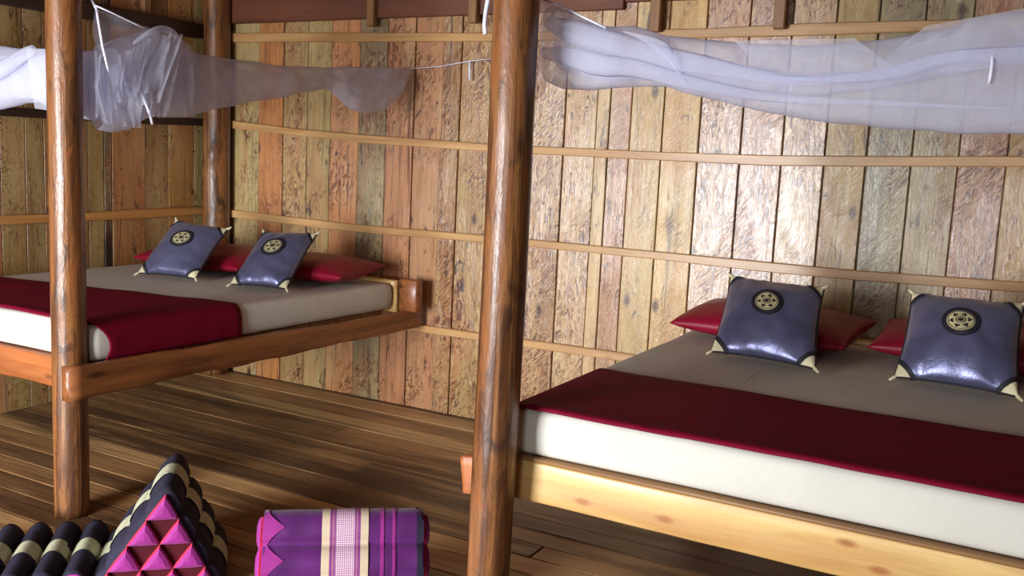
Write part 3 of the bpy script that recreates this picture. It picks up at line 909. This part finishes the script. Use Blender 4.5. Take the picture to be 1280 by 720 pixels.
net_roll(bm, [(-1.03, 2.455, 1.865), (-0.94, 2.45, 1.835), (-0.88, 2.45, 1.79), (-0.84, 2.46, 1.72)], [(0, 0.0), (0.5, 0.02), (1, 0.0)], seed=9.0)
net_roll(bm, [(-0.75, 2.46, 1.75), (-0.5, 2.45, 1.735), (-0.33, 2.45, 1.75), (-0.2, 2.45, 1.785), (0.0, 2.45, 1.80), (0.6, 2.47, 1.86)], [(0, 0.0), (0.5, 0.018), (1, 0.012)], seed=12.0)
net_quad(bm, (-0.72, 2.47, 1.835), (-0.42, 2.46, 1.835), (-0.30, 2.47, 1.75), (-0.62, 2.48, 1.73), seed=2.0)
net_quad(bm, (-0.26, 2.46, 1.86), (-0.02, 2.46, 1.90), (0.0, 2.47, 1.77), (-0.40, 2.48, 1.74), seed=7.0)
obj('netting', bm, M['net'], net, recalc=False)
bm = bmesh.new(); tube(bm, [(-1.30, 2.45, 1.965), (-1.24, 2.50, 1.945), (-1.15, 2.47, 1.905), (-1.08, 2.46, 1.875)], 0.0035, 6)
obj('cord', bm, M['cord'], net)
bm = bmesh.new(); tube(bm, [(-0.112, 2.445, 1.79), (-0.110, 2.44, 1.765), (-0.111, 2.44, 1.74), (-0.112, 2.445, 1.725)], 0.004, 6)
tag(obj('tie_tape', bm, M['cord'], net), 'short white tape hanging from the net')
bm = bmesh.new()
tube(bm, [(-1.383, 2.318, 1.845), (-1.388, 2.32, 1.87), (-1.389, 2.325, 1.90), (-1.387, 2.33, 1.94), (-1.38, 2.34, 2.0), (-1.36, 2.385, 2.03), (-1.30, 2.415, 2.02), (-1.25, 2.44, 1.965)], 0.0065, 8)
tag(obj('tie_band', bm, M['cord'], net), 'white tie of the net looped over the log post')

# -- net over the left bed: across its front, round the post, along its side to the wall
net = thing('mosquito_net', 'white mosquito net gathered up above the raised bed by the left wall', 'mosquito net', (-3.4, 2.6, 1.55))
LT = [(2.43, 1.85), (2.529, 1.89), (2.622, 1.92), (2.69, 1.948), (2.74, 1.956), (2.781, 1.942), (2.822, 1.918), (2.973, 1.887), (3.208, 1.89), (3.468, 1.894), (3.756, 1.917), (4.077, 1.951), (4.363, 1.978), (4.545, 1.995)]
LBt = [(2.43, 1.56), (2.47, 1.54), (2.525, 1.532), (2.6, 1.55), (2.67, 1.588), (2.718, 1.603), (2.864, 1.615), (3.02, 1.653), (3.21, 1.694), (3.471, 1.744), (3.759, 1.807), (3.833, 1.809), (3.917, 1.779), (4.018, 1.725), (4.157, 1.713), (4.285, 1.743), (4.372, 1.789), (4.466, 1.899), (4.545, 1.986)]
fl = lambda s: (V((-3.2, s)), V((1, 0)))
bm = bmesh.new()
net_bundle(bm, fl, 2.46, 4.545, LT, LBt, 0.06, 120, 26, 11.0)
net_bundle(bm, fl, 2.50, 3.0, [(2.5, 1.76), (2.6, 1.84), (2.72, 1.95), (2.8, 1.93), (3.0, 1.85)], [(2.5, 1.6), (2.6, 1.66), (2.7, 1.74), (2.85, 1.68), (3.0, 1.68)], 0.05, 50, 16, 17.0)
net_sheet(bm, fl, 2.435, 2.74, [(2.435, 1.995), (2.74, 1.95)], [(2.435, 1.60), (2.55, 1.55), (2.66, 1.60), (2.74, 1.64)], 0.02, 30, 18, 13.0, 0.01)
net_sheet(bm, fl, 2.74, 4.4, [(2.74, 1.9), (3.2, 1.85), (4.0, 1.9), (4.4, 1.95)], [(2.74, 1.62), (3.2, 1.72), (3.8, 1.82), (4.1, 1.74), (4.4, 1.85)], -0.01, 70, 14, 19.0, 0.012)
FT = [(-4.72, 1.93), (-4.2, 1.89), (-3.864, 1.875), (-3.704, 1.859), (-3.61, 1.861), (-3.535, 1.848), (-3.425, 1.84), (-3.18, 1.86)]
FB = [(-4.72, 1.60), (-4.2, 1.60), (-3.875, 1.609), (-3.739, 1.635), (-3.628, 1.646), (-3.541, 1.611), (-3.432, 1.591), (-3.18, 1.56)]
ff = lambda s: (V((s, 2.52)), V((0, -1)))
net_bundle(bm, ff, -4.72, -3.19, FT, FB, 0.06, 80, 24, 23.0)
net_bundle(bm, ff, -4.7, -3.2, [(-4.7, 1.83), (-3.7, 1.80), (-3.54, 1.83), (-3.2, 1.80)], [(-4.7, 1.68), (-3.75, 1.66), (-3.54, 1.64), (-3.2, 1.62)], 0.04, 80, 16, 27.0)
net_sheet(bm, ff, -4.7, -3.3, [(-4.7, 1.85), (-3.3, 1.82)], [(-4.7, 1.63), (-3.6, 1.66), (-3.3, 1.60)], 0.03, 70, 14, 29.0)
# crossing folds in the big bunch beside the post
net_quad(bm, (-3.12, 2.50, 1.83), (-3.11, 2.74, 1.955), (-3.10, 2.68, 1.72), (-3.11, 2.47, 1.64), 24, 20, 3.0, 0.016, 0.04)
net_quad(bm, (-3.11, 2.60, 1.90), (-3.10, 2.79, 1.945), (-3.09, 2.66, 1.66), (-3.10, 2.56, 1.64), 24, 20, 13.0, 0.016, 0.04)
net_roll(bm, [(-3.13, 2.57, 1.88), (-3.11, 2.63, 1.93), (-3.11, 2.70, 1.953), (-3.12, 2.77, 1.94), (-3.13, 2.84, 1.87), (-3.13, 2.88, 1.74)], [(0, 0.005), (0.4, 0.013), (1, 0.006)], seed=6.0)
net_quad(bm, (-3.12, 2.76, 1.945), (-3.12, 2.86, 1.90), (-3.12, 2.88, 1.615), (-3.11, 2.67, 1.60), 24, 14, 5.0, 0.012, 0.015)
net_quad(bm, (-3.11, 2.72, 1.90), (-3.11, 2.79, 1.90), (-3.10, 2.72, 1.61), (-3.10, 2.61, 1.60), 20, 14, 8.0, 0.012, 0.015)
net_quad(bm, (-3.13, 2.45, 1.74), (-3.12, 2.60, 1.72), (-3.12, 2.60, 1.555), (-3.13, 2.46, 1.56), 16, 14, 15.0, 0.010, 0.02)
net_quad(bm, (-3.14, 3.86, 1.925), (-3.14, 4.36, 1.975), (-3.14, 4.22, 1.735), (-3.14, 3.90, 1.80), 20, 14, 21.0, 0.008, 0.012)
# folds of the part strung along the front of the bed
net_roll(bm, [(-4.6, 2.47, 1.72), (-4.2, 2.45, 1.73), (-3.85, 2.45, 1.75), (-3.65, 2.45, 1.82), (-3.58, 2.46, 1.855)], [(0, 0.03), (0.6, 0.04), (1, 0.015)], seed=14.0)
net_quad(bm, (-3.62, 2.45, 1.855), (-3.2, 2.46, 1.84), (-3.2, 2.46, 1.585), (-3.56, 2.45, 1.615), 16, 14, 31.0, 0.012, 0.02)
obj('netting', bm, M['net'], net, recalc=False)
bm = bmesh.new()
tube(bm, [(-3.21, 2.447, 2.03), (-3.185, 2.45, 1.99), (-3.178, 2.455, 1.93), (-3.17, 2.462, 1.86), (-3.162, 2.472, 1.80), (-3.158, 2.48, 1.765)], 0.005, 8)
obj('cord', bm, M['cord'], net)
bm = bmesh.new(); tube(bm, [(-3.18, 2.44, 2.005), (-3.17, 2.52, 1.985), (-3.16, 2.60, 1.962), (-3.155, 2.67, 1.943)], 0.0035, 6)
obj('cord', bm, M['cord'], net)
bm = bmesh.new(); tube(bm, [(-3.125, 2.60, 1.70), (-3.118, 2.615, 1.66), (-3.118, 2.64, 1.61), (-3.12, 2.652, 1.575)], 0.006, 6)
tag(obj('tie_tape', bm, M['cord'], net), 'short white tape hanging from the net')
bm = bmesh.new(); tube(bm, [(-3.2, 4.54, 1.992), (-3.0, 4.535, 2.003), (-2.8, 4.53, 2.03), (-2.66, 4.545, 2.045)], 0.0025, 6)
tube(bm, [(-2.797, 4.53, 2.03), (-2.795, 4.532, 1.99), (-2.793, 4.535, 1.925)], 0.006, 6)
obj('cord', bm, M['cord'], net)

# ================================================================== FLOOR CUSHIONS
def lobes(n, side, bulge):
    """outline of one slope made of n padded rolls: list of (along, out)"""
    pts = []
    for k in range(n):
        for j in range(8):
            f = j / 8
            pts.append((side * (k + f) / n, bulge * math.sin(PI * f) ** 0.5))
    pts.append((side, 0.0))
    return pts
def tri_outline(W, H, n, bulge, grow=0.0):
    """closed cross-section (x, z): left slope up, right slope down, flat base"""
    L = math.hypot(W / 2, H)
    tx, tz = (W / 2) / L, H / L
    out = []
    for (a, o_) in lobes(n, L, bulge):
        o2 = o_ + grow
        out.append((-W / 2 + tx * a - tz * o2, tz * a + tx * o2))
    right = [(-x, z) for (x, z) in reversed(out[:-1])]
    base = [(W / 2 - W * k / 12, 0.0 - (grow if 0 else 0)) for k in range(1, 12)]
    return out + right + base
def rolls_along(bm, outl, L, f, cap=True, pinch=0.03, seed=0.0, mi=0, NL=24):
    rings = []
    n = len(outl)
    for i in range(NL + 1):
        t = i / NL * 2 - 1
        k = 1 - pinch * abs(t) ** 8
        ring = []
        for (x, z) in outl:
            w = 0.003 * noise.noise(V((x * 14 + seed, t * 4, z * 14)))
            ring.append(bm.verts.new(f(x * k + w, t * L / 2, max(0.0015, z * k + w))))
        rings.append(ring)
    for A, B in zip(rings, rings[1:]):
        for j in range(n): bm.faces.new((A[j], A[(j + 1) % n], B[(j + 1) % n], B[j])).material_index = mi
    if cap:
        for r in (rings[0], rings[-1]):
            fs = bm.faces.new(r); fs.material_index = mi
def band_along(bm, outl, y0, y1, f, closed=True, mi=0):
    lay = bm.loops.layers.uv.verify()
    n = len(outl); NL = 10
    rings = [[bm.verts.new(f(x, y0 + (y1 - y0) * i / NL, max(0.001, z))) for (x, z) in outl] for i in range(NL + 1)]
    rng = n if closed else n - 1
    for i in range(NL):
        for j in range(rng):
            fc = bm.faces.new((rings[i][j], rings[i][(j + 1) % n], rings[i + 1][(j + 1) % n], rings[i + 1][j]))
            fc.material_index = mi
            for lp, (a, b) in zip(fc.loops, ((i, j), (i, j + 1), (i + 1, j + 1), (i + 1, j))):
                lp[lay].uv = (a / NL, b / n * 1.0)
def end_cells(bm, W, H, rows, y, sgn, f, depth=0.022):
    """triangular puffed cells on the end face: each a small pyramid; slots 0 front cloth, 1 left side red, 2 hollow backing"""
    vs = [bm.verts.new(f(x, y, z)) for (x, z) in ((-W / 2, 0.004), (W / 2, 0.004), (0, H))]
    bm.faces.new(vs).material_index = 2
    ch = H / rows; cw = W / rows
    for r in range(rows):                         # r = 0 top
        zt = H - ch * r; zb = zt - ch
        for c in range(r + 1):
            cx = (c - r / 2) * cw
            A = (cx, zt - 0.002); B = (cx - cw * 0.49, zb + 0.005); C = (cx + cw * 0.49, zb + 0.005)
            gx, gz = cx, zb + ch * 0.36
            def tri_ring(k, dy, rnd):
                out = []
                T = [V((gx + (x - gx) * k, gz + (z - gz) * k)) for (x, z) in (A, B, C)]
                for i in range(3):
                    p, q, o_ = T[i], T[(i + 1) % 3], T[(i + 2) % 3]
                    for m in range(4):
                        e = p + (q - p) * (m / 4)
                        e = e + (V((gx, gz)) - e) * (rnd * (1 - math.sin(PI * m / 4)))   # soften the corners
                        out.append(bm.verts.new(f(e.x, y + sgn * depth * dy, e.y)))
                return out
            rings = [tri_ring(1.0, 0.0, 0.0), tri_ring(1.13, 0.5, 0.04), tri_ring(1.0, 0.95, 0.1), tri_ring(0.6, 1.3, 0.12)]
            mid = bm.verts.new(f(gx, y + sgn * depth * 1.42, gz))
            for li, (R0, R1) in enumerate(zip(rings, rings[1:])):
                for i in range(12):
                    bm.faces.new((R0[i], R0[(i + 1) % 12], R1[(i + 1) % 12], R1[i])).material_index = 1 if (i < 4 and li < 2) or (li == 0 and i >= 8) else 0
            for i in range(12):
                bm.faces.new((rings[-1][i], rings[-1][(i + 1) % 12], mid)).material_index = 0

def frame_fn(o, p, a):
    o, p, a = V(o), V(p), V(a)
    return lambda x, y, z: V((o.x + p.x * x + a.x * y, o.y + p.y * x + a.y * y, o.z + z))
AX = V((-0.69, 0.724, 0)).normalized(); PX = V((AX.y, -AX.x, 0))
# -- dark triangle cushion with a fold-out mat
W_t, H_t, NR = 0.44, 0.368, 4
LEAN = 0.04
Lb = 0.40
front = V((-2.412, 2.103, 0.0))
c0 = front + AX * (Lb / 2) - PX * LEAN
root = thing('triangle_cushion', 'dark indigo triangle cushion with pink cells on its end and an unfolded mat', 'floor cushion', (c0.x, c0.y, 0))
f0 = frame_fn((c0.x, c0.y, 0), PX, AX)
f = lambda x, y, z: f0(x + LEAN * z / H_t, y, z)
ol = tri_outline(W_t, H_t, NR, 0.018)
bm = bmesh.new(); rolls_along(bm, ol, Lb, f, True, 0.035, 2.0)
obj('cushion_body', bm, M['indigo'], root)
bm = bmesh.new(); band_along(bm, tri_outline(W_t, H_t, NR, 0.018, 0.0045), -0.055, 0.05, f)
tag(obj('woven_band', bm, M['band'], root), 'cream striped band round the middle')
bm = bmesh.new(); end_cells(bm, W_t * 0.93, H_t * 0.94, 4, -Lb / 2 - 0.002, -1, f)
tag(obj('end_panel', bm, [M['magenta'], M['red'], M['hollow']], root, False), 'end panel of puffed magenta and red triangles')
# the mat: padded rolls lying side by side
nr, rw, th = 9, 0.096, 0.10
Lm = 0.45
mo = front + AX * (Lm / 2 - 0.015) - PX * (W_t / 2 + LEAN - 0.02)
fm = frame_fn((mo.x, mo.y, 0), PX, AX)
def mat_outline(grow=0.0, only=None):
    pts = []
    for k in range(nr):
        if only is not None and k != only: continue
        for j in range(12):
            fr_ = j / 12
            x = -rw * (k + fr_)
            pts.append((x, 0.045 + (th - 0.045 + grow) * math.sin(PI * fr_) ** 0.55 * 1.0 if j else 0.045 + grow))
    pts.append((-rw * (nr if only is None else only + 1), 0.045 + grow))
    return pts
bm = bmesh.new()
mol = mat_outline()
bot = [(-rw * nr + rw * k / 4, 0.002) for k in range(0, 4 * nr + 1)]
rolls_along(bm, mol + bot, Lm, fm, True, 0.0, 5.0)
obj('mat', bm, M['indigo'], root)
bm = bmesh.new(); band_along(bm, mat_outline(0.004), -0.05, 0.05, fm, False)
solid_o = obj('mat_band', bm, M['band'], root)
bm = bmesh.new()
ye = -Lm / 2 - 0.006
for k in range(nr):
    ctr = (-rw * (k + 0.5), 0.048)
    rim = []
    for j in range(14):
        a = 2 * PI * j / 14
        rim.append(bm.verts.new(fm(ctr[0] + rw * 0.47 * math.cos(a), ye, ctr[1] + 0.046 * math.sin(a))))
    cv = bm.verts.new(fm(ctr[0], ye - 0.02, ctr[1]))
    for j in range(14): bm.faces.new((rim[j], rim[(j + 1) % 14], cv))
tag(obj('mat_end', bm, M['magenta'], root), 'magenta roll ends of the mat')

# -- violet triangle cushion seen from its padded slope
W_v, H_v, Lv = 0.40, 0.36, 0.50
AV = V((0.784, 0.621, 0)).normalized(); PV = V((AV.y, -AV.x, 0))
r0 = V((-2.019, 2.143, 0)); r1 = V((-1.622, 2.457, 0))
cv_ = (r0 + r1) / 2
root = thing('triangle_cushion', 'violet triangle cushion with a pale brocade band across its padded slope', 'floor cushion', (cv_.x, cv_.y, 0))
f = frame_fn((cv_.x, cv_.y, 0), PV, AV)
bm = bmesh.new(); rolls_along(bm, tri_outline(W_v, H_v, 4, 0.03), Lv, f, True, 0.0, 7.0)
obj('cushion_body', bm, M['violet'], root)
bm = bmesh.new(); band_along(bm, tri_outline(W_v, H_v, 4, 0.03, 0.0035), -0.07, 0.075, f)
tag(obj('brocade_band', bm, M['brocade'], root), 'pale pink and cream brocade band')
for (yy, ww) in ((0.118, 0.006), (0.155, 0.005)):
    bm = bmesh.new(); band_along(bm, tri_outline(W_v, H_v, 4, 0.03, 0.003), yy - ww, yy + ww, f)
    tag(obj('trim_stripe', bm, M['magenta'], root), 'thin magenta stripe')
# magenta end wraps with a pointed tongue on every roll
for sgn in (-1, 1):
    bm = bmesh.new()
    o3 = tri_outline(W_v, H_v, 4, 0.03, 0.0035)
    n = 4 * 8
    inner, outer = [], []
    for j in range(2 * n + 1):
        fr_ = (j % 8) / 8
        reach = (0.012 + 0.055 * (1 - abs(2 * fr_ - 1)) ** 1.3) if sgn < 0 else 0.022
        x, z = o3[j]
        k = 0.985
        outer.append(bm.verts.new(f(x * k, sgn * (Lv / 2 + 0.001), z * k)))
        inner.append(bm.verts.new(f(x, sgn * (Lv / 2 - reach), z)))
    for j in range(2 * n): bm.faces.new((outer[j], outer[j + 1], inner[j + 1], inner[j]))
    tag(obj('end_wrap', bm, M['magenta'] if sgn < 0 else M['indigo'], root), 'magenta wrap over the roll ends' if sgn < 0 else 'dark wrap over the roll ends')
    bm = bmesh.new(); end_cells(bm, W_v * 0.95, H_v * 0.95, 4, sgn * (Lv / 2 + 0.002), sgn, f, 0.016)
    obj('end_panel', bm, [M['magenta'], M['red'], M['hollow']], root, False)
